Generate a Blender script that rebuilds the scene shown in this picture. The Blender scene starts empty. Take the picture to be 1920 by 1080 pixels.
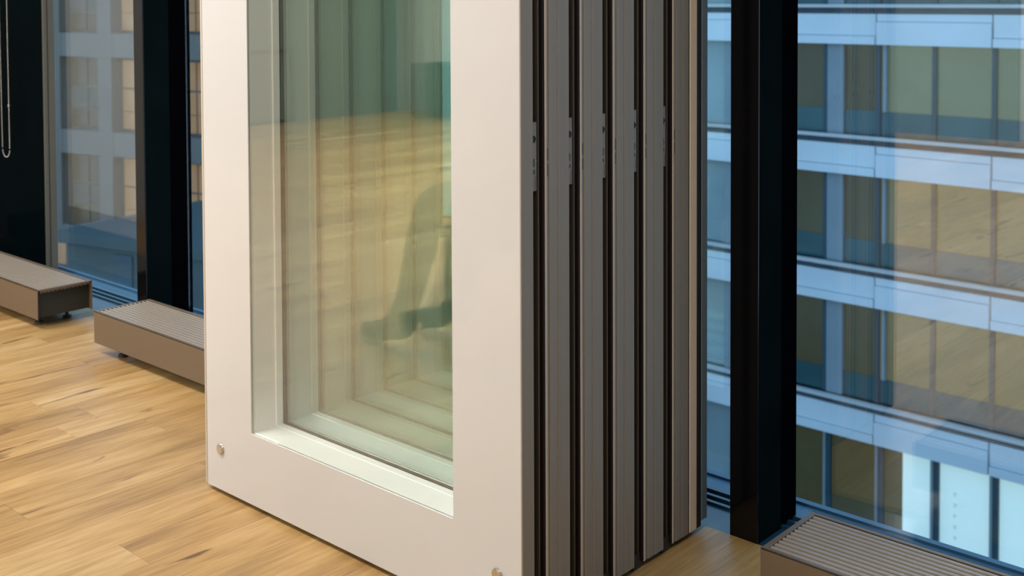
import bpy, bmesh, math, random
from mathutils import Vector, Matrix
random.seed(7)
sc = bpy.context.scene
COL = sc.collection

# ------------------------------------------------------------------ camera
EYE = 1.2
TH, PITCH, ROLL = 0.693063, 0.032742, -0.001736
F_PX, CX, CY = 2144.10, 1123.24, 68.38
a = Vector((-math.sin(TH) * math.cos(PITCH), math.cos(TH) * math.cos(PITCH), -math.sin(PITCH)))
r0 = Vector((math.cos(TH), math.sin(TH), 0.0))
u0 = r0.cross(a)
rt = math.cos(ROLL) * r0 + math.sin(ROLL) * u0
up = math.cos(ROLL) * u0 - math.sin(ROLL) * r0
cam_data = bpy.data.cameras.new('camera')
cam = bpy.data.objects.new('camera', cam_data)
COL.objects.link(cam)
cam.matrix_world = Matrix(((rt.x, up.x, -a.x, 0), (rt.y, up.y, -a.y, 0), (rt.z, up.z, -a.z, EYE), (0, 0, 0, 1)))
cam_data.sensor_width = 36.0
cam_data.lens = F_PX / 1920 * 36.0
cam_data.shift_x = (960 - CX) / 1920
cam_data.shift_y = (CY - 540) / 1920
cam_data.clip_start = 0.05
cam_data.clip_end = 300
cam_data.dof.use_dof = True
cam_data.dof.focus_distance = 2.45
cam_data.dof.aperture_fstop = 6.5
sc.camera = cam

# ------------------------------------------------------------------ colour management, world, lamps
sc.view_settings.view_transform = 'Standard'
sc.view_settings.look = 'None'
sc.view_settings.gamma = 1.0
sc.view_settings.use_curve_mapping = False
sc.view_settings.exposure = 0.0
sc.cycles.max_bounces = 24
sc.cycles.diffuse_bounces = 5
sc.cycles.glossy_bounces = 8
sc.cycles.transparent_max_bounces = 96
sc.cycles.caustics_reflective = False

world = bpy.data.worlds.new('dusk_sky')
sc.world = world
world.use_nodes = True
wn, wl = world.node_tree.nodes, world.node_tree.links
wn.clear()
w_out = wn.new('ShaderNodeOutputWorld')
w_bg = wn.new('ShaderNodeBackground')
w_tc = wn.new('ShaderNodeTexCoord')
w_sep = wn.new('ShaderNodeSeparateXYZ')
w_ramp = wn.new('ShaderNodeValToRGB')
w_ramp.color_ramp.elements[0].position = 0.0
w_ramp.color_ramp.elements[0].color = (0.52, 0.72, 0.95, 1)
w_ramp.color_ramp.elements[1].position = 0.8
w_ramp.color_ramp.elements[1].color = (0.30, 0.58, 0.95, 1)
wl.new(w_tc.outputs['Generated'], w_sep.inputs[0])
wl.new(w_sep.outputs['Z'], w_ramp.inputs[0])
wl.new(w_ramp.outputs[0], w_bg.inputs[0])
w_bg.inputs[1].default_value = 1.75
wl.new(w_bg.outputs[0], w_out.inputs[0])


def lamp(name, x, y, z, sx, sy, power, col=(1.0, 0.82, 0.62)):
    d = bpy.data.lights.new(name, 'AREA')
    d.shape = 'RECTANGLE'
    d.size, d.size_y = sx, sy
    d.energy = power
    d.color = col
    o = bpy.data.objects.new(name, d)
    o.location = (x, y, z)
    COL.objects.link(o)
    return o


CEIL = 2.75
WARM = (1.0, 0.99, 0.97)
for lx, ly, lp in ((-2.9, 0.45, 72), (-4.6, 0.25, 72), (-2.9, -1.9, 62), (-4.6, -2.0, 62), (-6.5, -0.7, 66), (-6.5, -3.2, 84), (-0.6, 0.2, 46),  # last entry in this row: unseen fill lamp added to brighten the right-hand floor
                   (-3.6, -4.0, 84), (-0.7, -2.2, 44), (-8.3, -2.4, 84)):
    lamp('ceiling_and_fill_lamp', lx, ly, CEIL - 0.06, 1.2, 0.6, lp * 0.88, WARM)


# ------------------------------------------------------------------ materials
def new_mat(name):
    m = bpy.data.materials.new(name)
    m.use_nodes = True
    m.node_tree.nodes.clear()
    out = m.node_tree.nodes.new('ShaderNodeOutputMaterial')
    return m, m.node_tree.nodes, m.node_tree.links, out


def pbr(name, col, rough=0.5, metal=0.0, var=0.0, scale=20.0, spec=0.5, coat=0.0, stretch=(1, 1, 1), bump=0.0, emit=None, estr=0.0):
    """Principled surface whose colour is broken up by a little procedural noise."""
    m, n, l, out = new_mat(name)
    b = n.new('ShaderNodeBsdfPrincipled')
    b.inputs['Roughness'].default_value = rough
    b.inputs['Metallic'].default_value = metal
    b.inputs['Specular IOR Level'].default_value = spec
    b.inputs['Coat Weight'].default_value = coat
    b.inputs['Coat Roughness'].default_value = 0.03
    b.inputs['Base Color'].default_value = (*col, 1)
    tc = n.new('ShaderNodeTexCoord')
    mp = n.new('ShaderNodeMapping')
    mp.inputs['Scale'].default_value = stretch
    l.new(tc.outputs['Object'], mp.inputs[0])
    nz = n.new('ShaderNodeTexNoise')
    nz.inputs['Scale'].default_value = scale
    nz.inputs['Detail'].default_value = 4
    l.new(mp.outputs[0], nz.inputs['Vector'])
    if var > 0:
        rp = n.new('ShaderNodeValToRGB')
        rp.color_ramp.elements[0].position = 0.3
        rp.color_ramp.elements[1].position = 0.7
        rp.color_ramp.elements[0].color = (*[c * (1 - var) for c in col], 1)
        rp.color_ramp.elements[1].color = (*[min(1, c * (1 + var)) for c in col], 1)
        l.new(nz.outputs['Fac'], rp.inputs[0])
        l.new(rp.outputs[0], b.inputs['Base Color'])
    if bump > 0:
        bp = n.new('ShaderNodeBump')
        bp.inputs['Strength'].default_value = bump
        bp.inputs['Distance'].default_value = 0.002
        l.new(nz.outputs['Fac'], bp.inputs['Height'])
        l.new(bp.outputs[0], b.inputs['Normal'])
    if emit:
        b.inputs['Emission Color'].default_value = (*emit, 1)
        b.inputs['Emission Strength'].default_value = estr
    l.new(b.outputs[0], out.inputs[0])
    return m


def glass(name, tint, boost=1.0, base=0.0, rough=0.0):
    """Clear sheet: Fresnel mirror (times a coating factor) over tinted transparency; the same law on both faces."""
    m, n, l, out = new_mat(name)
    geo = n.new('ShaderNodeNewGeometry')
    ior = n.new('ShaderNodeMapRange')
    ior.inputs['To Min'].default_value = 1.5
    ior.inputs['To Max'].default_value = 1 / 1.5
    l.new(geo.outputs['Backfacing'], ior.inputs['Value'])
    fr = n.new('ShaderNodeFresnel')
    l.new(ior.outputs[0], fr.inputs['IOR'])
    mu = n.new('ShaderNodeMath')
    mu.operation = 'MULTIPLY_ADD'
    mu.use_clamp = True
    mu.inputs[1].default_value = boost
    mu.inputs[2].default_value = base
    l.new(fr.outputs[0], mu.inputs[0])
    tr = n.new('ShaderNodeBsdfTransparent')
    tr.inputs[0].default_value = (*tint, 1)
    gl = n.new('ShaderNodeBsdfGlossy')
    gl.inputs['Roughness'].default_value = rough
    gl.inputs[0].default_value = (1, 1, 1, 1)
    mx = n.new('ShaderNodeMixShader')
    l.new(mu.outputs[0], mx.inputs[0])
    l.new(tr.outputs[0], mx.inputs[1])
    l.new(gl.outputs[0], mx.inputs[2])
    l.new(mx.outputs[0], out.inputs[0])
    return m


def wood(name, far=False):
    """Oak: long grain along y, per-plank tone, dark knots and streaks."""
    m, n, l, out = new_mat(name)
    b = n.new('ShaderNodeBsdfPrincipled')
    b.inputs['Roughness'].default_value = 0.42
    b.inputs['Specular IOR Level'].default_value = 0.4
    geo = n.new('ShaderNodeNewGeometry')
    info = n.new('ShaderNodeObjectInfo')
    if far:
        rnd_vec = n.new('ShaderNodeMapping')
        rnd_vec.inputs['Rotation'].default_value = (0, 0, math.pi / 2)
        l.new(geo.outputs['Position'], rnd_vec.inputs[0])
        br = n.new('ShaderNodeTexBrick')
        br.inputs['Color1'].default_value = (0, 0, 0, 1)
        br.inputs['Color2'].default_value = (1, 1, 1, 1)
        br.inputs['Mortar'].default_value = (0.3, 0.3, 0.3, 1)
        br.inputs['Scale'].default_value = 1.0
        br.inputs['Mortar Size'].default_value = 0.001
        br.inputs['Brick Width'].default_value = 1.22
        br.inputs['Row Height'].default_value = 0.1352
        l.new(rnd_vec.outputs[0], br.inputs['Vector'])
        rnd = n.new('ShaderNodeRGBToBW')
        l.new(br.outputs['Color'], rnd.inputs[0])
        rnd_out = rnd.outputs[0]
    else:
        rnd_out = info.outputs['Random']
    # shift the grain of every plank by its random number
    comb = n.new('ShaderNodeCombineXYZ')
    m17 = n.new('ShaderNodeMath'); m17.operation = 'MULTIPLY'; m17.inputs[1].default_value = 37.0
    l.new(rnd_out, m17.inputs[0])
    l.new(m17.outputs[0], comb.inputs['Z'])
    l.new(m17.outputs[0], comb.inputs['Y'])
    add = n.new('ShaderNodeVectorMath'); add.operation = 'ADD'
    l.new(geo.outputs['Position'], add.inputs[0])
    l.new(comb.outputs[0], add.inputs[1])

    def noise(scale, stretch, detail=5, dist=0.0):
        mp = n.new('ShaderNodeMapping')
        mp.inputs['Scale'].default_value = stretch
        l.new(add.outputs[0], mp.inputs[0])
        t = n.new('ShaderNodeTexNoise')
        t.inputs['Scale'].default_value = scale
        t.inputs['Detail'].default_value = detail
        t.inputs['Distortion'].default_value = dist
        l.new(mp.outputs[0], t.inputs['Vector'])
        return t.outputs['Fac']

    broad = noise(5.0, (1.6, 0.32, 1), 3, 0.6)
    grain = noise(16.0, (3.4, 0.30, 1), 6, 0.3)
    ramp = n.new('ShaderNodeValToRGB')
    e = ramp.color_ramp.elements
    e[0].position, e[0].color = 0.22, (0.203, 0.112, 0.038, 1)
    e[1].position, e[1].color = 0.78, (0.525, 0.364, 0.176, 1)
    k = ramp.color_ramp.elements.new(0.5); k.color = (0.390, 0.238, 0.088, 1)
    mixv = n.new('ShaderNodeMix')
    mixv.inputs['Factor'].default_value = 0.5
    l.new(broad, mixv.inputs['A'])
    l.new(grain, mixv.inputs['B'])
    # per-plank tone
    tone = n.new('ShaderNodeMapRange')
    tone.inputs['To Min'].default_value = -0.10
    tone.inputs['To Max'].default_value = 0.10
    l.new(rnd_out, tone.inputs['Value'])
    ad = n.new('ShaderNodeMath'); ad.operation = 'ADD'
    l.new(mixv.outputs['Result'], ad.inputs[0])
    l.new(tone.outputs[0], ad.inputs[1])
    l.new(ad.outputs[0], ramp.inputs[0])
    # fine dark pore lines
    fine = noise(60.0, (3.2, 0.16, 1), 4, 0.2)
    fr_ = n.new('ShaderNodeValToRGB')
    fr_.color_ramp.elements[0].position, fr_.color_ramp.elements[0].color = 0.30, (0.80, 0.76, 0.72, 1)
    fr_.color_ramp.elements[1].position, fr_.color_ramp.elements[1].color = 0.55, (1, 1, 1, 1)
    l.new(fine, fr_.inputs[0])
    mulc = n.new('ShaderNodeMix'); mulc.data_type = 'RGBA'; mulc.blend_type = 'MULTIPLY'
    mulc.inputs[0].default_value = 1.0
    l.new(ramp.outputs[0], mulc.inputs[6])
    l.new(fr_.outputs[0], mulc.inputs[7])
    # knots and cracks: thin dark streaks
    knot = noise(7.0, (2.2, 0.42, 1), 3, 1.1)
    kr = n.new('ShaderNodeValToRGB')
    kr.color_ramp.elements[0].position, kr.color_ramp.elements[0].color = 0.285, (1, 1, 1, 1)
    kr.color_ramp.elements[1].position, kr.color_ramp.elements[1].color = 0.35, (0, 0, 0, 1)
    l.new(knot, kr.inputs[0])
    dk = n.new('ShaderNodeMix'); dk.data_type = 'RGBA'
    dk.inputs[7].default_value = (0.14, 0.07, 0.028, 1)
    l.new(kr.outputs[0], dk.inputs[0])
    l.new(mulc.outputs[2], dk.inputs[6])
    l.new(dk.outputs[2], b.inputs['Base Color'])
    bp = n.new('ShaderNodeBump'); bp.inputs['Strength'].default_value = 0.12; bp.inputs['Distance'].default_value = 0.001
    l.new(grain, bp.inputs['Height'])
    l.new(bp.outputs[0], b.inputs['Normal'])
    l.new(b.outputs[0], out.inputs[0])
    return m


M = {}
M['oak'] = wood('oak_plank')
M['oak_far'] = wood('oak_floor_far', True)
M['subfloor'] = pbr('subfloor', (0.05, 0.035, 0.02), 0.9, var=0.1)
M['plaster'] = pbr('white_plaster', (0.80, 0.77, 0.72), 0.8, var=0.02, scale=3, bump=0.1)
M['ceiling'] = pbr('white_ceiling', (0.78, 0.76, 0.72), 0.9, var=0.02, scale=4)
M['grey_wall'] = pbr('light_grey_wall', (0.45, 0.45, 0.43), 0.8, var=0.02, scale=3)
M['dark_wall'] = pbr('dark_green_grey_wall', (0.10, 0.125, 0.11), 0.7, var=0.08, scale=2)
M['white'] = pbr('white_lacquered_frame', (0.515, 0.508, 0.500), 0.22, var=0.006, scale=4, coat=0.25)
M['jamb'] = pbr('white_powder_coat', (0.92, 0.915, 0.90), 0.45, var=0.01, scale=12)
M['alu'] = pbr('grey_anodised_aluminium', (0.232, 0.197, 0.155), 0.5, metal=0.0, var=0.05, scale=6, stretch=(8, 8, 0.3))
M['alu_light'] = pbr('light_aluminium_lip', (0.44, 0.38, 0.31), 0.45, metal=0.0, var=0.05, scale=6, stretch=(8, 8, 0.3))
M['beige'] = pbr('beige_cover_strip', (0.74, 0.60, 0.46), 0.5, var=0.03, scale=3, stretch=(4, 4, 0.4))
M['groove'] = pbr('black_groove', (0.006, 0.005, 0.005), 0.7, var=0.2)
M['liner'] = pbr('dark_maroon_seal', (0.010, 0.004, 0.003), 0.6, spec=0.2)
M['rubber'] = pbr('black_rubber_seal', (0.016, 0.014, 0.012), 0.55, var=0.2, scale=30)
M['rib'] = pbr('dark_bronze_rib', (0.075, 0.062, 0.045), 0.45, metal=0.3, var=0.1, scale=8, stretch=(6, 6, .3))
M['blue_lit_metal'] = pbr('window_light_tinted_metal', (0.16, 0.23, 0.29), 0.4, metal=0.2, var=0.05, scale=6, stretch=(8, 8, .3))  # bluish window light on the rear profile, painted in as base colour
M['zinc'] = pbr('zinc_lock_plate', (0.24, 0.20, 0.165), 0.45, metal=0.1, var=0.12, scale=60)
M['steel'] = pbr('brushed_steel', (0.62, 0.57, 0.50), 0.25, metal=1.0, var=0.05, scale=60)
M['rad'] = pbr('warm_grey_enamel', (0.122, 0.086, 0.054), 0.42, var=0.02, scale=40)
M['rad_slat'] = pbr('grey_beige_slat', (0.245, 0.21, 0.17), 0.36, var=0.02, scale=40)
M['rad_dark'] = pbr('dark_radiator_inside', (0.02, 0.018, 0.015), 0.6, var=0.2)
M['rad_end'] = pbr('dark_grey_end_plate', (0.020, 0.018, 0.013), 0.5, var=0.1, scale=10)
M['black_metal'] = pbr('black_coated_metal', (0.002, 0.002, 0.003), 0.6, var=0.2, scale=5, spec=0.0)
M['black_gloss'] = pbr('black_glossy_cladding', (0.001, 0.003, 0.004), 0.05, var=0.2, scale=5, spec=0.003)
M['black_satin'] = pbr('black_satin_cover', (0.002, 0.002, 0.003), 0.12, var=0.2, scale=5, spec=0.35)
M['black_fin'] = pbr('dark_green_black_side', (0.004, 0.008, 0.009), 0.6, var=0.2, scale=5, spec=0.0)
M['bronze'] = pbr('brown_window_profile', (0.10, 0.088, 0.062), 0.45, var=0.08, scale=8, stretch=(6, 6, .3))
M['sill'] = pbr('sky_tinted_dark_sill', (0.010, 0.045, 0.080), 0.28, metal=0.0, var=0.06, scale=9)  # dark sill; the blue of the reflected sky is put into its colour
M['ledge'] = pbr('sky_tinted_outer_ledge', (0.07, 0.15, 0.22), 0.45, metal=0.0, var=0.08, scale=5)  # blue sky light on the metal is painted into the base colour
M['pane_win'] = glass('coated_window_glass', (0.86, 0.94, 0.96), boost=1.05, base=0.075)
M['pane'] = glass('green_tinted_glass', (0.973, 0.993, 0.976), boost=1.2)
M['chain'] = pbr('steel_bead_chain', (0.65, 0.63, 0.60), 0.3, metal=0.8, var=0.05, scale=60)
# outside
M['spandrel'] = pbr('white_spandrel', (0.66, 0.72, 0.76), 0.5, var=0.06, scale=0.4)
M['rail'] = pbr('pale_rail', (0.55, 0.55, 0.55), 0.5, var=0.03, scale=1)
M['off_dark'] = pbr('dark_joint', (0.05, 0.07, 0.09), 0.6, var=0.1, scale=1)
M['off_mull'] = pbr('teal_grey_mullion', (0.028, 0.065, 0.085), 0.5, var=0.06, scale=1)
M['off_col'] = pbr('pale_column', (0.24, 0.29, 0.32), 0.6, var=0.06, scale=1)
M['low_glass'] = pbr('teal_lower_glass', (0.028, 0.095, 0.105), 0.25, var=0.25, scale=0.5)
M['lit_a'] = pbr('olive_lit_office_glass', (0.05, 0.07, 0.06), 0.2, var=0.3, scale=0.5, emit=(0.55, 0.60, 0.29), estr=0.22)
M['lit_b'] = pbr('amber_lit_office_glass', (0.05, 0.06, 0.05), 0.2, var=0.3, scale=0.5, emit=(0.64, 0.54, 0.18), estr=0.18)
M['dim'] = pbr('dim_office_glass', (0.022, 0.030, 0.020), 0.25, var=0.5, scale=0.6, emit=(0.52, 0.46, 0.16), estr=0.075)
M['pale_win'] = pbr('pale_blind_glass', (0.27, 0.35, 0.37), 0.3, var=0.15, scale=0.4)
M['bright'] = pbr('bright_lit_blind', (0.7, 0.8, 0.8), 0.5, var=0.02, scale=0.5, emit=(0.80, 1.0, 0.90), estr=0.5)
M['sign'] = pbr('grey_lettering', (0.5, 0.6, 0.58), 0.6, var=0.1, emit=(0.55, 0.8, 0.78), estr=0.28)
M['stone'] = pbr('pale_stone_cladding', (0.19, 0.165, 0.14), 0.75, var=0.06, scale=0.5)
M['stone_win'] = pbr('brown_dim_window', (0.05, 0.04, 0.02), 0.3, var=0.4, scale=0.8, emit=(0.5, 0.36, 0.12), estr=0.05)
M['stone_frame'] = pbr('grey_window_frame', (0.16, 0.155, 0.14), 0.5, var=0.06, scale=2)
M['stone_lit'] = pbr('orange_lit_window', (0.3, 0.2, 0.1), 0.5, var=0.2, scale=0.9, emit=(1.0, 0.40, 0.13), estr=0.24)
M['curtain'] = pbr('pale_curtain', (0.12, 0.115, 0.09), 0.8, var=0.15, scale=3)
M['roofbox'] = pbr('blue_grey_roof_sheet', (0.058, 0.080, 0.080), 0.6, var=0.08, scale=0.8)
M['asphalt'] = pbr('dark_street', (0.05, 0.055, 0.06), 0.85, var=0.15, scale=0.5)


# ------------------------------------------------------------------ mesh helpers
def bx(bm, x0, x1, y0, y1, z0, z1):
    vs = [bm.verts.new(p) for p in ((x0, y0, z0), (x1, y0, z0), (x1, y1, z0), (x0, y1, z0),
                                    (x0, y0, z1), (x1, y0, z1), (x1, y1, z1), (x0, y1, z1))]
    for f in ((0, 3, 2, 1), (4, 5, 6, 7), (0, 1, 5, 4), (1, 2, 6, 5), (2, 3, 7, 6), (3, 0, 4, 7)):
        bm.faces.new([vs[i] for i in f])


def cyl(bm, c, axis, r, h, seg=16, r2=None):
    """Cylinder from point c along +axis by h."""
    r2 = r if r2 is None else r2
    ax = 'xyz'.index(axis)
    rings = []
    for d, rr in ((0, r), (h, r2)):
        ring = []
        for i in range(seg):
            t = 2 * math.pi * i / seg
            p = [0, 0, 0]
            p[ax] = d
            p[(ax + 1) % 3] = rr * math.cos(t)
            p[(ax + 2) % 3] = rr * math.sin(t)
            ring.append(bm.verts.new((c[0] + p[0], c[1] + p[1], c[2] + p[2])))
        rings.append(ring)
    for i in range(seg):
        j = (i + 1) % seg
        bm.faces.new((rings[0][i], rings[0][j], rings[1][j], rings[1][i]))
    bm.faces.new(rings[1])
    bm.faces.new(list(reversed(rings[0])))


def link(name, me, parent=None):
    o = bpy.data.objects.new(name, me)
    COL.objects.link(o)
    if parent:
        o.parent = parent
    return o


def obj(name, bm, mat, parent=None, bevel=0.0, seg=1, smooth=False):
    bmesh.ops.recalc_face_normals(bm, faces=bm.faces)
    if bevel > 0:
        bmesh.ops.bevel(bm, geom=bm.edges[:], offset=bevel, segments=seg, affect='EDGES', profile=0.5, clamp_overlap=True)
    me = bpy.data.meshes.new(name)
    bm.to_mesh(me)
    bm.free()
    if smooth:
        for p in me.polygons:
            p.use_smooth = True
    me.materials.append(mat)
    return link(name, me, parent)


def box(name, x0, x1, y0, y1, z0, z1, mat, parent=None, bevel=0.0, seg=1):
    bm = bmesh.new()
    bx(bm, x0, x1, y0, y1, z0, z1)
    return obj(name, bm, mat, parent, bevel, seg)


def boxes(name, lst, mat, parent=None, bevel=0.0):
    bm = bmesh.new()
    for b in lst:
        bx(bm, *b)
    return obj(name, bm, mat, parent, bevel)


def thing(name, label, cat, loc=(0, 0, 0), group=None):
    o = bpy.data.objects.new(name, None)
    o.empty_display_size = 0.1
    COL.objects.link(o)
    o.location = loc
    o['label'] = label
    o['category'] = cat
    if group:
        o['group'] = group
    return o


def struct(o, label=None):
    o['kind'] = 'structure'
    if label:
        o['label'] = label
    return o


def copy_tree(o, parent=None):
    c = o.copy()
    COL.objects.link(c)
    if parent:
        c.parent = parent
    for ch in o.children:
        copy_tree(ch, c)
    return c


# ------------------------------------------------------------------ room shell
FLOOR_END = 2.1287
PX0, PX1, PY0 = -6.6, 1.3, -1.1     # the area laid with single planks
fl = bmesh.new()
bx(fl, -9.5, 4.0, -5.0, FLOOR_END, -0.10, -0.012)
bx(fl, -9.5, PX0, -5.0, FLOOR_END, -0.012, 0.0)
bx(fl, PX1, 4.0, -5.0, FLOOR_END, -0.012, 0.0)
bx(fl, PX0, PX1, -5.0, PY0, -0.012, 0.0)
floor = struct(obj('floor', fl, M['oak_far']), 'light oak plank floor running towards the windows')

PW = 0.1352
PL = 1.22
i0 = int((-2.267 - PX0) / PW)
rng = random.Random(11)
for i in range(-i0, int((PX1 + 2.267) / PW) + 1):
    xa, xb = -2.267 + (i - 1) * PW, -2.267 + i * PW
    if xa < PX0:
        xa = PX0
    if xb > PX1:
        continue
    off = {0: 1.232, -8: 1.513}.get(i, PY0 + rng.random() * PL)
    cuts = [off + k * PL for k in range(-4, 4)]
    cuts = [PY0] + [c for c in cuts if PY0 + 0.08 < c < FLOOR_END - 0.08] + [FLOOR_END]
    for ya, yb in zip(cuts[:-1], cuts[1:]):
        g = 0.00025
        bm = bmesh.new()
        hz = rng.uniform(-0.0002, 0.0)
        bx(bm, xa + g, xb - g, ya + g, yb - g, -0.0118, hz)
        obj('plank', bm, M['oak'], floor)

struct(box('ceiling', -9.5, 4.0, -5.0, 2.45, CEIL, CEIL + 0.1, M['ceiling']))
struct(box('wall_back', -9.6, 4.1, -5.1, -5.0, -0.1, CEIL + 0.1, M['grey_wall']))
struct(box('trim_5', -7.9, -3.4, -5.0, -4.97, 0.0, CEIL, M['dark_wall']), 'dark cladding on the back wall')
struct(box('wall_far_left', -9.6, -9.5, -5.0, -0.2, -0.1, CEIL + 0.1, M['dark_wall']))
struct(box('wall_left', -6.1, -6.0, -0.2, 2.43, -0.1, CEIL + 0.1, M['grey_wall']))
struct(box('wall_left_return', -9.6, -6.1, -0.3, -0.2, -0.1, CEIL + 0.1, M['plaster']))
struct(box('wall_right', 4.0, 4.1, -5.0, 2.43, -0.1, CEIL + 0.1, M['plaster']))

# window wall: sill strip, gasket rails, outer ledge
WX0, WX1 = -6.0, 4.0
struct(box('trim_1', WX0, WX1, FLOOR_END, 2.236, -0.09, -0.004, M['sill']), 'dark sill strip at floor level under the windows, reflected sky blue painted into its colour')
rails = bmesh.new()
bx(rails, WX0, WX1, 2.236, 2.246, -0.09, 0.002)
bx(rails, WX0, WX1, 2.246, 2.262, -0.09, -0.010)
bx(rails, WX0, WX1, 2.262, 2.272, -0.09, 0.004)
bx(rails, WX0, WX1, 2.272, 2.288, -0.09, -0.008)
bx(rails, WX0, WX1, 2.288, 2.300, -0.09, 0.006)
struct(obj('trim_2', rails, M['sill']), 'stepped glazing rails along the foot of the glass')
led = bmesh.new()
bx(led, WX0, WX1, 2.312, 2.372, -0.12, -0.004)
bx(led, WX0, WX1, 2.372, 2.390, -0.12, 0.002)
struct(obj('trim_3', led, M['ledge']), 'metal ledge outside the glass, blue sky light painted into its colour')
struct(box('trim_4', WX0, WX1, 2.225, 2.40, CEIL - 0.12, CEIL, M['black_metal']), 'black window head rail')


def mullion(name, x0, x1, parent):
    bm = bmesh.new()
    bx(bm, x0 + 0.001, x1 - 0.001, FLOOR_END + 0.005, 2.232, -0.004, CEIL - 0.12)
    m = obj(name, bm, M['black_fin'], parent, 0.001)
    box('front_cover', x0, x1, FLOOR_END + 0.0013, FLOOR_END + 0.006, -0.004, CEIL - 0.12, M['black_satin'], m, 0.001)
    bm = bmesh.new()
    bx(bm, x0 + 0.001, x1 - 0.001, 2.232, 2.2995, 0.0062, CEIL - 0.12)
    bx(bm, x0 + 0.027, x1 - 0.032, 2.2995, 2.335, 0.0062, CEIL - 0.12)
    obj('mullion_frame', bm, M['black_metal'], m)
    return m


spans = [('window_1', -4.983, -3.985), ('window_2', -3.92, -2.62), ('window_3', -2.555, -1.3906), ('window_4', -1.3184, -0.08), ('window_5', -0.01, 1.23), ('window_6', 1.30, 2.54), ('window_7', 2.61, 3.98)]
for nm, x0, x1 in spans:
    w = bpy.data.objects.new(nm, None)
    COL.objects.link(w)
    struct(w)
    box('pane', x0 - 0.012, x1 + 0.012, 2.300, 2.310, -0.006, CEIL - 0.12, M['pane_win'], w)
    if nm != 'window_7':
        nx = spans[[s[0] for s in spans].index(nm) + 1][1]
        mullion('mullion', x1, nx, w)
    if nm == 'window_1':
        # wide black cladding left of this window with its brown profile
        box('column_cladding', -5.99, -4.983, 2.250, 2.2985, 0.008, CEIL - 0.12, M['black_gloss'], w, 0.001)
        bm = bmesh.new()
        bx(bm, -4.983, -4.975, 2.251, 2.266, 0.008, CEIL - 0.12)
        bx(bm, -4.983, -4.979, 2.266, 2.272, 0.008, CEIL - 0.12)
        bx(bm, -4.983, -4.972, 2.272, 2.2985, 0.008, CEIL - 0.12)
        obj('side_profile', bm, M['bronze'], w)

# ------------------------------------------------------------------ folding partition: six glazed panels stacked one behind another
XL, XR = -2.5119, -1.4475
OL, OR = -2.3215, -1.6349
ZB, ZT = 0.012, 2.66
OB, OT = 0.1821, 2.46
Y0, PITCHY = 1.5171, 0.1018


def ring(bm, x0, x1, z0, z1, ox0, ox1, oz0, oz1, y0, y1):
    """Rectangular frame with an opening, as one clean shell."""
    O = [(x0, z0), (x1, z0), (x1, z1), (x0, z1)]
    I = [(ox0, oz0), (ox1, oz0), (ox1, oz1), (ox0, oz1)]
    v = {}
    for k, pts in (('o', O), ('i', I)):
        for s, y in ((0, y0), (1, y1)):
            v[k, s] = [bm.verts.new((p[0], y, p[1])) for p in pts]
    for i in range(4):
        j = (i + 1) % 4
        bm.faces.new((v['o', 0][i], v['o', 0][j], v['i', 0][j], v['i', 0][i]))
        bm.faces.new((v['o', 1][j], v['o', 1][i], v['i', 1][i], v['i', 1][j]))
        bm.faces.new((v['o', 0][j], v['o', 0][i], v['o', 1][i], v['o', 1][j]))
        bm.faces.new((v['i', 0][i], v['i', 0][j], v['i', 1][j], v['i', 1][i]))


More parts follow.
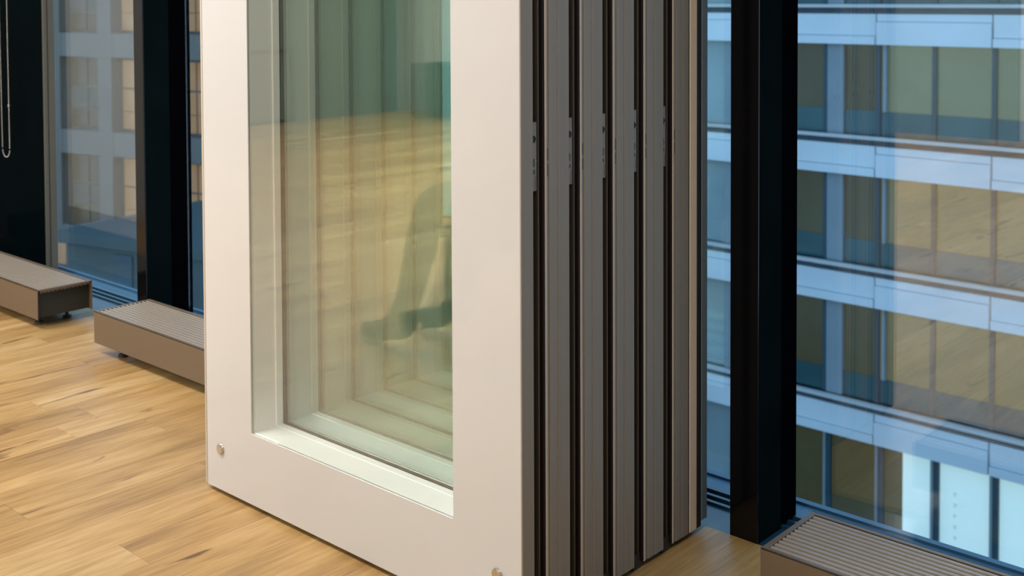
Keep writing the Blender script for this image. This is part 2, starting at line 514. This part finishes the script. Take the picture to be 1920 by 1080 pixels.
def make_panel(last=False):
    t = thing('partition_panel', '', 'partition panel', (0, Y0, 0), 'glazed panels of the folded partition')
    # y runs from 0 (room face) to .0995 (back face) inside the panel
    bm = bmesh.new()
    ring(bm, XL, XR - 0.002, ZB, ZT, OL, OR, OB, OT, 0.0, 0.006)
    obj('face_frame', bm, M['white'], t, 0.0012)
    box('glass_pane', OL + .0002, OR - .0002, 0.0003, 0.0057, OB + .0002, OT - .0002, M['pane'], t)
    bm = bmesh.new()
    ring(bm, XL + 0.012, XR - 0.034, ZB + 0.012, ZT - 0.01, OL, OR, OB, OT, 0.006, 0.0862)
    j = obj('inner_frame', bm, M['jamb'], t)
    bm = bmesh.new()
    ring(bm, OL - 0.001, OR + 0.001, OB - 0.001, OT + 0.001, OL + 0.0035, OR - 0.0035, OB + 0.0012, OT - 0.0035, 0.067, 0.0855)
    obj('glazing_bead', bm, M['jamb'], j, 0.0008)
    box('glass_pane', OL - .0, OR + .0, 0.0865, 0.0920, OB, OT, M['pane'], t)
    bm = bmesh.new()
    ring(bm, XL + 0.012, XR - 0.034, ZB + 0.012, ZT - 0.01, OL, OR, OB, OT, 0.0920, 0.0985)
    obj('glass_seal', bm, M['rubber'], t)
    # left edge: slim aluminium trim with a dark shadow gap
    boxes('edge_trim', [(XL - 0.011, XL - 0.0035, 0.0015, 0.034, ZB, ZT), (XL - 0.011, XL + 0.012, 0.010, 0.034, ZB, ZT)], M['alu_light'], t, 0.0008)
    boxes('edge_trim', [(XL - 0.011, XL + 0.012, 0.066, 0.0985, ZB, ZT)], M['alu_light'], t, 0.0008)
    box('edge_groove', XL - 0.0035, XL + 0.012, 0.034, 0.066, ZB + 0.01, ZT, M['groove'], t)
    # right edge: front profile, groove, rib, rear profile
    f1 = 0.0332 if not last else 0.024
    bm = bmesh.new()
    bx(bm, XR - 0.034, XR, 0.0062, f1, ZB, ZT)
    bx(bm, XR - 0.0018, XR, 0.0008, 0.0066, ZB, ZT)
    obj('front_profile', bm, M['alu'], t, 0.0004)
    box('groove_liner', XR - 0.033, XR - 0.0015, f1 + 0.0275 if not last else 0.0, 0.0665 if not last else 0.0001, ZB + .003, ZT, M['liner'], t) if not last else None
    box('edge_groove', XR - 0.034, XR - 0.024, f1, 0.0665, ZB + 0.004, ZT, M['groove'], t)
    if not last:
        box('edge_rib', XR - 0.024, XR - 0.006, 0.0530, 0.0570, ZB + 0.02, ZT, M['rib'], t, 0.001)
        bm = bmesh.new()
        bx(bm, XR - 0.034, XR, 0.0665, 0.0720, ZB, ZT)
        lip = obj('rear_lip', bm, M['alu_light'], t, 0.0008)
        bm = bmesh.new()
        bx(bm, XR - 0.034, XR - 0.0022, 0.0720, 0.0790, ZB, ZT)
        bx(bm, XR - 0.034, XR - 0.0004, 0.0790, 0.1008, ZB, ZT)
        rp = obj('rear_profile', bm, M['alu'], t, 0.0005)
        boxes('latch_slot', [(XR - 0.003, XR - 0.0018, 0.0738, 0.0768, z0, z1) for z0, z1 in ((0.895, 0.918), (0.866, 0.889))], M['rib'], rp)
        # lock
        bm = bmesh.new()
        bx(bm, XR - 0.024, XR - 0.0085, 0.0345, 0.0522, 0.840, 0.970)
        lk = obj('lock_plate', bm, M['zinc'], t, 0.0008)
        bm = bmesh.new()
        cyl(bm, (XR - 0.0086, 0.0428, 0.938), 'x', 0.0068, 0.0008, 18)
        obj('key_hole', bm, M['groove'], lk)
        bm = bmesh.new()
        bx(bm, XR - 0.0086, XR - 0.0078, 0.0378, 0.0460, 0.886, 0.901)
        bx(bm, XR - 0.0086, XR - 0.0078, 0.0400, 0.0470, 0.872, 0.880)
        obj('key_slot', bm, M['rib'], lk)
        bm = bmesh.new()
        bx(bm, XR - 0.0086, XR - 0.0080, 0.0380, 0.0384, 0.842, 0.868)
        bx(bm, XR - 0.0086, XR - 0.0080, 0.0480, 0.0484, 0.842, 0.868)
        obj('plate_line', bm, M['rib'], lk)
        for z in (0.9335, 0.896):
            bm = bmesh.new()
            cyl(bm, (XR - 0.0086, 0.0495, z), 'x', 0.0017, 0.0014, 10, 0.0011)
            obj('screw', bm, M['steel'], lk, smooth=True)
    else:
        box('edge_rib', XR - 0.030, XR - 0.001, 0.0245, 0.0285, ZB, ZT, M['rib'], t, 0.0005)
        box('cover_strip', XR - 0.030, XR, 0.0298, 0.0565, ZB, ZT, M['beige'], t, 0.001)
        box('rubber_strip', XR - 0.030, XR - 0.001, 0.0568, 0.0745, ZB, ZT, M['rubber'], t)
        box('rear_profile', XR - 0.034, XR, 0.0748, 0.0975, ZB + 0.012, ZT, M['blue_lit_metal'], t, 0.0008)
    # foot seal that drops to the floor, and two cover bolts on the face
    box('bottom_seal', XL + 0.03, XR - 0.034, 0.020, 0.085, 0.0008, ZB + 0.012, M['rubber'], t)
    if not last:
        box('bottom_seal', XR - 0.034, XR - 0.006, 0.036, 0.064, 0.0008, ZB + 0.02, M['rubber'], t)
    for x, z in ((-2.4522, 0.1141), (-1.5120, 0.1105)):
        bm = bmesh.new()
        cyl(bm, (x, 0.0, z), 'y', 0.0125, -0.0042, 24, 0.0122)
        cyl(bm, (x, -0.0042, z), 'y', 0.0122, -0.0012, 24, 0.0098)
        obj('cover_bolt', bm, M['steel'], t)
    return t


p0 = make_panel()
ORD = ['front panel of the folded glass partition, its white frame and steel cover bolts facing the room',
       'second glass partition panel from the front, directly behind the front white panel',
       'third glass partition panel from the front, in the middle of the folded stack',
       'fourth glass partition panel from the front, with its lock plate beside the third',
       'fifth glass partition panel from the front, last one showing a lock plate',
       'rearmost glass partition panel, edged with a beige strip, nearest the windows']
panels = [p0]
p0['label'] = ORD[0]
for k in range(1, 5):
    c = copy_tree(p0)
    c.location = (0, Y0 + k * PITCHY, 0)
    c['label'] = ORD[k]
    panels.append(c)
pl = make_panel(True)
pl.location = (0, Y0 + 5 * PITCHY, 0)
pl['label'] = ORD[5]

# ------------------------------------------------------------------ floor-standing convector radiators
RY0, RY1, RZ0, RZ1 = 1.8592, 2.0622, 0.040, 0.1475


def make_radiator(x0, x1, label, nslat=12):
    t = thing('radiator', label, 'radiator', (x0, RY0, 0), 'low trench-style radiators along the windows')
    L, W = x1 - x0, RY1 - RY0
    # folded sheet casings with a narrow top flange
    boxes('front_panel', [(0, L, 0, 0.003, RZ0, RZ1), (0, L, 0, 0.011, RZ1 - 0.003, RZ1)], M['rad'], t, 0.0007)
    boxes('back_panel', [(0, L, W - 0.003, W, RZ0 - 0.002, RZ1), (0, L, W - 0.011, W, RZ1 - 0.003, RZ1)], M['rad'], t, 0.0007)
    for e0, e1 in ((0, 0.012), (L - 0.012, L)):
        box('end_bar', e0, e1, 0.0112, W - 0.0112, RZ1 - 0.010, RZ1, M['rad'], t, 0.0007)
    for e in (0.020, L - 0.023):
        box('end_plate', e, e + 0.003, 0.0035, W - 0.0035, RZ0 + 0.002, RZ1 - 0.012, M['rad_end'], t)
    # convector fins inside
    bm = bmesh.new()
    bx(bm, 0.03, L - 0.03, 0.012, W - 0.012, RZ0 + 0.012, RZ1 - 0.045)
    obj('heating_core', bm, M['rad_dark'], t)
    span = W - 0.024
    pit = span / nslat
    me = None
    for i in range(nslat):
        y = 0.012 + pit * (i + 0.5)
        if me is None:
            bm = bmesh.new()
            bx(bm, 0.0122, L - 0.0122, -0.0039, 0.0039, -0.016, 0)
            s = obj('slat', bm, M['rad_slat'], t, 0.0014, 2)
            me = s.data
        else:
            s = link('slat', me, t)
        s.location = (0, y, RZ1 - 0.0008)
    for fx in (0.10, L - 0.10):
        bm = bmesh.new()
        bx(bm, fx - 0.012, fx + 0.012, 0.035, W - 0.035, RZ0 - 0.004, RZ0 + 0.012)
        cyl(bm, (fx, 0.05, 0.0085), 'z', 0.006, RZ0 - 0.010, 12)
        cyl(bm, (fx, W - 0.05, 0.0085), 'z', 0.006, RZ0 - 0.010, 12)
        cyl(bm, (fx, 0.05, 0.0003), 'z', 0.017, 0.0085, 16, 0.015)
        cyl(bm, (fx, W - 0.05, 0.0003), 'z', 0.017, 0.0085, 16, 0.015)
        obj('foot', bm, M['rad_dark'], t)
    return t


make_radiator(-5.80, -4.1900, 'low grey radiator with an open dark end, beside the wide black column')
make_radiator(-3.7700, -2.60, 'low grey radiator partly hidden behind the white frame of the folded partition')
make_radiator(-1.1440, 0.0, 'low grey slatted radiator right of the black mullion, nearest the viewer')

# ------------------------------------------------------------------ blind chain
bm = bmesh.new()
path = []
cz, cxm, rr, cy = 0.545, -5.217, 0.036, 2.192
top = 2.45
n = 0
z = top
lspread = 0.022


def bead(x, y, z, r=0.0027):
    bmesh.ops.create_icosphere(bm, subdivisions=1, radius=r, matrix=Matrix.Translation((x, y, z)))


step = 0.0064
nn = int((top - cz) / step)
for i in range(nn):
    f = i / nn
    bead(cxm - rr - lspread * (1 - f), cy, top - (top - cz) * f)
    bead(cxm + rr - 0.010 * (1 - f), cy, top - (top - cz) * f)
for i in range(1, 16):
    t_ = math.pi * i / 16
    bead(cxm - rr * math.cos(t_), cy, cz - rr * math.sin(t_))
ch = thing('blind_chain', 'steel bead blind chain loop hanging in front of the black column', 'blind chain', (0, 0, 0))
obj('chain', bm, M['chain'], ch, smooth=True)
bm = bmesh.new()
cyl(bm, (cxm + rr - 0.002, cy, 0.732), 'z', 0.0042, 0.012, 12)
obj('connector', bm, M['chain'], ch)
bm = bmesh.new()
bx(bm, cxm - 0.07, cxm + 0.05, cy - 0.02, 2.2505, top, top + 0.09)
obj('bracket', bm, M['black_metal'], ch, 0.003)


# ------------------------------------------------------------------ outside: office building opposite
def office():
    b = thing('office_building', 'glass office building opposite with pale horizontal bands and lit windows', 'building', (0, 28, 0))
    FH = 3.53
    MX = 1.565
    XA = -13.73
    k0, k1 = -10, 7            # window columns
    tops = [0.79 + FH, 0.79, -2.74, -6.26, -9.95]
    x0, x1 = XA + k0 * MX, XA + k1 * MX
    boxes('floor_slab', [(x0, x1, 0.25, 8.0, t - 0.75, t - 0.1) for t in tops], M['off_dark'], b)
    box('back_wall', x0, x1, 8.0, 8.3, -16, 6, M['off_dark'], b)
    rngb = random.Random(5)
    for bi, t in enumerate(tops):
        kk = k0
        while kk < k1:
            xa, xb = XA + kk * MX, XA + (kk + 2) * MX
            bm = bmesh.new()
            alt = ((kk - k0) // 2) % 2
            cut = t - (0.58 if alt == 0 else 0.20)
            bx(bm, xa + 0.02, xb - 0.02, 0.05, 0.25, cut + 0.012, t)
            bx(bm, xa + 0.02, xb - 0.02, 0.0, 0.25, t - 0.815, cut - 0.012)
            bx(bm, xa + 0.02, xb - 0.02, 0.10, 0.25, cut - 0.012, cut + 0.012)
            obj('spandrel_panel', bm, M['spandrel'], b)
            kk += 2
        box('ledge_rail', x0, x1, -0.06, 0.10, t + 0.17, t + 0.26, M['rail'], b)
        box('shadow_gap', x0, x1, 0.12, 0.25, t, t + 0.17, M['off_dark'], b)
    # windows
    for fi, t in enumerate(tops):
        ztop = t - 0.815
        zbot = (tops[fi + 1] + 0.26) if fi + 1 < len(tops) else -15.5
        zs = zbot + 0.66 if fi + 1 < len(tops) else -15.5
        for k in range(k0, k1):
            xa, xb = XA + k * MX, XA + (k + 1) * MX
            ground = fi == len(tops) - 1
            if ground:
                mat = M['bright'] if k >= 1 else (M['dim'] if k > -3 else M['pale_win'])
            elif k < -3:
                mat = M['pale_win']
            elif k < 0:
                mat = M['dim']
            else:
                mat = M['lit_a'] if fi <= 1 else M['lit_b']
            if ground and k == 0:
                xm = xa + 0.72
                box('window_pane', xa + 0.05, xm, 0.30, 0.34, zs, ztop, M['dim'], b)
                box('window_pane', xm, xb - 0.05, 0.30, 0.34, zs, ztop, M['bright'], b)
            elif k == -1 and not ground:
                box('window_pane', xa + 0.55, xb - 0.05, 0.30, 0.34, zs, ztop, mat, b)
                box('pale_column', xa + 0.06, xa + 0.54, 0.18, 0.32, zbot, ztop, M['off_col'], b)
            elif k == 0 and not ground:
                box('window_pane', xa + 0.05, xb - 0.05, 0.30, 0.34, zs, ztop, mat, b)
                box('pale_column', xa + 0.14, xa + 0.24, 0.18, 0.32, zs, ztop, M['off_col'], b)
            else:
                box('window_pane', xa + 0.05, xb - 0.05, 0.30, 0.34, zs, ztop, mat, b)
            if not ground:
                box('lower_pane', xa + 0.05, xb - 0.05, 0.26, 0.32, zbot, zs, M['low_glass'] if k > -4 else M['pale_win'], b)
            if ground:
                box('pale_mullion', xa - 0.02, xa + 0.05, 0.16, 0.30, zs, ztop, M['off_col'], b)
                box('mullion', xa + 0.05, xa + 0.19, 0.20, 0.34, zs, ztop, M['off_mull'], b)
            elif k == -3:
                box('pale_column', xa - 0.16, xa + 0.16, 0.15, 0.34, zbot, ztop, M['off_col'], b)
            else:
                box('mullion', xa - 0.07, xa + 0.05, 0.20, 0.34, zbot, ztop, M['off_mull'], b)
            if ground and k == 1:
                # small vertical sign lettering on the lit blind (five marks, one under another)
                gl = bmesh.new()
                gx = xa + 0.60
                for q in range(5):
                    gz = -11.62 - q * 0.285
                    s = 0.055
                    pts = [[(-1, .2, 1, .6), (-.2, -1, .2, .9), (-1, -1, -.1, -.7)],
                           [(-1, .4, 1, .8), (.1, -.3, .5, .5), (-.6, -1, .2, -.4)],
                           [(-.6, -1, -.2, 1), (-.2, .1, .9, .5)],
                           [(-.9, .4, .9, .8), (-.9, -.8, .9, -.4), (-.2, -.6, .2, .6)],
                           [(-.7, .1, .9, .5), (-.2, -1.2, .2, 1), (.5, -.3, .8, .4)]][q]
                    for (ax_, az_, bx_, bz_) in pts:
                        bx(gl, gx + ax_ * s, gx + bx_ * s, 0.292, 0.299, gz + az_ * s, gz + bz_ * s)
                obj('sign_lettering', gl, M['sign'], b)
    return b


office()


# ------------------------------------------------------------------ outside: pale stone building on the left
def stone_building():
    A = Vector((-42.2, 19.65, 0))
    B = Vector((-35.6, 21.2, 0))
    d = (B - A).normalized()
    b = thing('stone_building', 'pale stone building across the street with brown windows, some lit orange', 'building', A)
    b.rotation_euler = (0, 0, math.atan2(d.y, d.x))
    s0, s1 = -16.1, 8.2
    FH = 3.56
    bands = [0.0 + FH, 0.0, -3.56, -7.08, -10.6]
    boxes('wall_core', [(s0, s1, 0.55, 4.0, -15, 6.5)], M['stone_frame'], b)
    for t in bands:
        kk = s0
        while kk < s1 - 0.1:
            box('stone_slab', kk + 0.01, kk + 2.69, 0.0, 0.6, t - 0.86, t, M['stone'], b)
            kk += 2.70
    # pilasters every 2.70 m: right one at s 2.03..2.71
    pil = [2.03 + 2.70 * i for i in range(-6, 3)]
    for i, s in enumerate(pil):
        for t in bands:
            box('pilaster', s, s + 0.68, 0.02, 0.6, t - FH, t - 0.86, M['stone'], b)
            if i + 1 < len(pil):
                wa, wb = s + 0.68, pil[i + 1]
                zb_, zt_ = t - FH, t - 0.86
                w = box('window_frame', wa, wb, 0.50, 0.54, zb_, zt_, M['stone_frame'], b)
                lit = (i - 6 >= 0)
                mm = M['stone_lit'] if lit else M['stone_win']
                cm = (wa + wb) / 2
                for pa, pb in ((wa + 0.10, cm - 0.05), (cm + 0.05, wb - 0.10)):
                    zm = zb_ + 1.55
                    box('upper_pane', pa, pb, 0.44, 0.50, zm + 0.05, zt_ - 0.12, mm, w)
                    box('lower_pane', pa, pb, 0.44, 0.50, zb_ + 0.75, zm - 0.02, M['curtain'] if not lit else M['stone_lit'], w)
                    box('lower_pane', pa, pb, 0.44, 0.50, zb_ + 0.10, zb_ + 0.72, mm if lit else M['stone_win'], w)
    return b


stone_building()


# ------------------------------------------------------------------ outside: low roof building in front of it
def low_building():
    b = thing('roof_hut', 'blue-grey flat-roofed hut low in front of the stone building', 'hut', (-26.6, 14.0, 0))
    b.rotation_euler = (0, 0, 0.235)
    boxes('wall', [(-2.2, 3.4, 0, 4.5, -9, -4.9)], M['roofbox'], b)
    box('roof', -2.4, 3.6, -0.2, 4.7, -4.9, -4.62, M['roofbox'], b, 0.02)
    box('door', -0.5, 0.15, -0.03, 0.05, -7.0, -5.05, M['off_mull'], b)
    return b


low_building()
h = thing('terrace_kiosk', 'small kiosk with an orange lit window beside the blue-grey hut', 'kiosk', (-29.3, 14.2, 0))
h.rotation_euler = (0, 0, 0.235)
box('wall', -1.6, 0.4, 0, 2.0, -9, -5.0, M['stone_frame'], h)
box('lit_window', -0.9, 0.2, -0.05, 0.02, -5.75, -5.15, M['stone_lit'], h)
box('counter', -1.7, 0.5, -0.6, 0.0, -6.05, -5.92, M['stone'], h)
struct(box('ground', -90, 30, 3.2, 60, -15.6, -15.5, M['asphalt']), 'dark street far below the windows')


# ------------------------------------------------------------------ things of the room that the glass mirrors
wb = thing('pinboard', 'small grey pinboard with a thin black frame standing against the dark far wall', 'pinboard', (-9.485, -3.4, 0))
bm = bmesh.new()
for args in ((-0.255, 0.255, 0.0, 0.035), (-0.255, 0.255, 0.690, 0.710), (-0.255, -0.237, 0.035, 0.690), (0.237, 0.255, 0.035, 0.690)):
    bx(bm, 0.0, 0.022, args[0], args[1], args[2] + 0.0005, args[3])
obj('frame', bm, M['rubber'], wb, 0.001)
box('board', 0.004, 0.016, -0.237, 0.237, 0.035, 0.690, M['dark_wall'], wb)

cb = thing('low_cabinet', 'low dark green cabinet with a steel handle standing against the back wall', 'cabinet', (-8.42, -4.98, 0))
box('body', -0.355, 0.355, 0.0, 0.40, 0.03, 0.56, M['cab'] if 'cab' in M else pbr('dark_green_cabinet', (0.03, 0.05, 0.045), 0.5, var=0.05), cb, 0.004)
dk = pbr('dark_green_door', (0.035, 0.055, 0.05), 0.45, var=0.05)
for xa, xb, hx in ((-0.352, -0.002, -0.05), (0.002, 0.352, 0.05)):
    d_ = box('door', xa, xb, 0.4005, 0.418, 0.04, 0.55, dk, cb, 0.002)
    box('handle', hx - 0.03, hx + 0.03, 0.418, 0.435, 0.40, 0.412, M['steel'], d_, 0.002)
box('plinth', -0.34, 0.34, 0.02, 0.38, 0.0005, 0.03, M['rubber'], cb)


def skin_mesh(points, edges, radii, levels=2, root=0):
    me = bpy.data.meshes.new('skeleton')
    me.from_pydata(points, edges, [])
    o = bpy.data.objects.new('skeleton', me)
    COL.objects.link(o)
    sk = o.modifiers.new('skin', 'SKIN')
    sk.use_smooth_shade = True
    lay = me.skin_vertices[0].data
    for i, r_ in enumerate(radii):
        lay[i].radius = (r_, r_) if not isinstance(r_, tuple) else r_
        lay[i].use_root = (i == root)
    ss = o.modifiers.new('sub', 'SUBSURF')
    ss.levels = ss.render_levels = levels
    dg = bpy.context.evaluated_depsgraph_get()
    ev = bpy.data.meshes.new_from_object(o.evaluated_get(dg))
    bpy.data.objects.remove(o)
    bpy.data.meshes.remove(me)
    return ev


def person():
    P, E_, R = [], [], []

    def add(p, r_, parent=None):
        P.append(p); R.append(r_)
        if parent is not None:
            E_.append((parent, len(P) - 1))
        return len(P) - 1
    pel = add((0, 0, 0.585), (0.115, 0.150))
    sp = add((-0.015, 0, 0.73), (0.105, 0.135), pel)
    chst = add((0.005, 0, 0.905), (0.118, 0.158), sp)
    nb = add((-0.005, 0, 1.060), (0.062, 0.075), chst)
    nk = add((0.005, 0, 1.115), 0.052, nb)
    h1 = add((0.022, 0, 1.170), (0.070, 0.058), nk)
    h2 = add((0.028, 0, 1.240), (0.094, 0.074), h1)
    h3 = add((0.018, 0, 1.305), (0.074, 0.060), h2)
    fingers = []
    for s_ in (1, -1):
        sh = add((-0.005, s_ * 0.165, 1.010), 0.062, chst)
        el = add((-0.010, s_ * 0.225, 0.745), 0.045, sh)
        wr = add((0.215, s_ * 0.150, 0.676), 0.029, el)
        pa = add((0.262, s_ * 0.132, 0.662), (0.034, 0.020), wr)
        pe = add((0.300, s_ * 0.124, 0.652), (0.036, 0.016), pa)
        for q, (dy, ln) in enumerate(((-0.027, 0.062), (-0.009, 0.074), (0.009, 0.069), (0.026, 0.054))):
            b0 = Vector((0.297, s_ * (0.124 + dy), 0.653))
            fingers.append([b0, b0 + Vector((ln * 0.5, s_ * dy * 0.2, 0.004)), b0 + Vector((ln * 0.85, s_ * dy * 0.25, -0.008)), b0 + Vector((ln * 1.05, s_ * dy * 0.25, -0.020))])
        t0 = Vector((0.248, s_ * 0.112, 0.662))
        fingers.append([t0, t0 + Vector((0.026, -s_ * 0.026, -0.002)), t0 + Vector((0.050, -s_ * 0.036, -0.012)), t0 + Vector((0.064, -s_ * 0.038, -0.020))])
        fx = 0.00 if s_ > 0 else 0.03
        hp = add((0.02, s_ * 0.088, 0.560), 0.088, pel)
        th_ = add((0.22, s_ * 0.100, 0.558), 0.078, hp)
        kn = add((0.430 + fx * 0.3, s_ * 0.108, 0.530), 0.062, th_)
        cf = add((0.465 + fx * 0.7, s_ * 0.112, 0.36), 0.058, kn)
        an = add((0.545 + fx, s_ * 0.115, 0.090), 0.040, cf)
        hl = add((0.515 + fx, s_ * 0.115, 0.048), 0.036, an)
        ba = add((0.670 + fx, s_ * 0.120, 0.042), (0.032, 0.042), an)
        to = add((0.755 + fx, s_ * 0.122, 0.032), (0.020, 0.034), ba)
    me = skin_mesh(P, E_, R, 2, pel)
    bm = bmesh.new()
    bm.from_mesh(me)
    for ch_ in fingers:
        f = skin_mesh([tuple(v) for v in ch_], [(0, 1), (1, 2), (2, 3)], [0.0095, 0.0088, 0.0080, 0.0062], 1)
        bm.from_mesh(f)
    for v in bm.verts:
        if v.co.z < 0.004:
            v.co.z = 0.004 + (v.co.z - 0.004) * 0.05
    mats = [pbr('skin_tone', (0.52, 0.34, 0.25), 0.5, var=0.04), pbr('dark_teal_jumper', (0.05, 0.075, 0.075), 0.85, var=0.1, scale=60, bump=0.2),
            pbr('dark_blue_trousers', (0.022, 0.035, 0.045), 0.8, var=0.1, scale=60), pbr('black_shoe_leather', (0.012, 0.014, 0.016), 0.4, var=0.1)]
    for f in bm.faces:
        c = f.calc_center_median()
        f.smooth = True
        if c.z > 1.100 or (c.x > 0.205 and c.z > 0.640):
            f.material_index = 0
        elif c.z > 0.675 or c.x < -0.02 and c.z > 0.60 or (abs(c.y) > 0.135 and c.z > 0.66 and c.x < 0.21):
            f.material_index = 1
        elif c.z > 0.085:
            f.material_index = 2
        else:
            f.material_index = 3
    b = bpy.data.meshes.new('person')
    bm.to_mesh(b)
    bm.free()
    for m in mats:
        b.materials.append(m)
    o = link('person', b)
    o['label'] = 'person in a dark jumper seated on a chair before the partition, mirrored in its glass'
    o['category'] = 'person'

    def blob(name, c, r, mat, sc_=(1, 1, 1), sub=2, cut=None):
        bm = bmesh.new()
        bmesh.ops.create_icosphere(bm, subdivisions=sub, radius=r, matrix=Matrix.Translation(c) @ Matrix.Diagonal((*sc_, 1)))
        if cut:
            bmesh.ops.delete(bm, geom=[v for v in bm.verts if cut(v.co)], context='VERTS')
        return obj(name, bm, mat, o, smooth=True)
    hair = pbr('dark_brown_hair', (0.03, 0.02, 0.014), 0.6, var=0.3, scale=90, stretch=(1, 1, 0.1))
    blob('hair', (0.008, 0, 1.267), 0.092, hair, (1.08, 0.92, 1.0), 3, lambda p: (p.x > 0.045 and p.z < 1.307) or p.z < 1.170)
    eye = pbr('dark_eye', (0.03, 0.02, 0.015), 0.2)
    lip = pbr('lip_tone', (0.40, 0.19, 0.16), 0.5)
    for s_ in (1, -1):
        blob('eye', (0.104, s_ * 0.030, 1.237), 0.0085, eye)
        blob('ear', (0.020, s_ * 0.077, 1.225), 0.026, mats[0], (0.6, 0.35, 1.1))
        blob('eyebrow', (0.108, s_ * 0.030, 1.257), 0.014, hair, (0.4, 1.1, 0.22))
    blob('nose', (0.108, 0, 1.213), 0.015, mats[0], (1.0, 0.75, 1.5))
    blob('mouth', (0.098, 0, 1.177), 0.017, lip, (0.5, 1.3, 0.32))
    o.location = (-2.42, 0.37, 0.0)
    o.rotation_euler = (0, 0, math.pi)
    return o


person()

ct = thing('chair', 'dark plastic chair with four thin black legs under the seated person', 'chair', (-2.40, 0.37, 0))
dark = pbr('dark_chair_shell', (0.03, 0.035, 0.035), 0.5, var=0.05)
box('seat', -0.36, 0.19, -0.21, 0.21, 0.440, 0.464, dark, ct, 0.010, 2)
box('backrest', 0.190, 0.215, -0.20, 0.20, 0.60, 0.86, dark, ct, 0.010, 2)
for ly in (-0.17, 0.17):
    box('back_post', 0.192, 0.212, ly - 0.012, ly + 0.012, 0.43, 0.62, dark, ct, 0.003)
    for lx in (-0.31, 0.17):
        bm = bmesh.new()
        cyl(bm, (lx, ly, 0.0005), 'z', 0.011, 0.442, 12)
        obj('leg', bm, dark, ct, smooth=False)
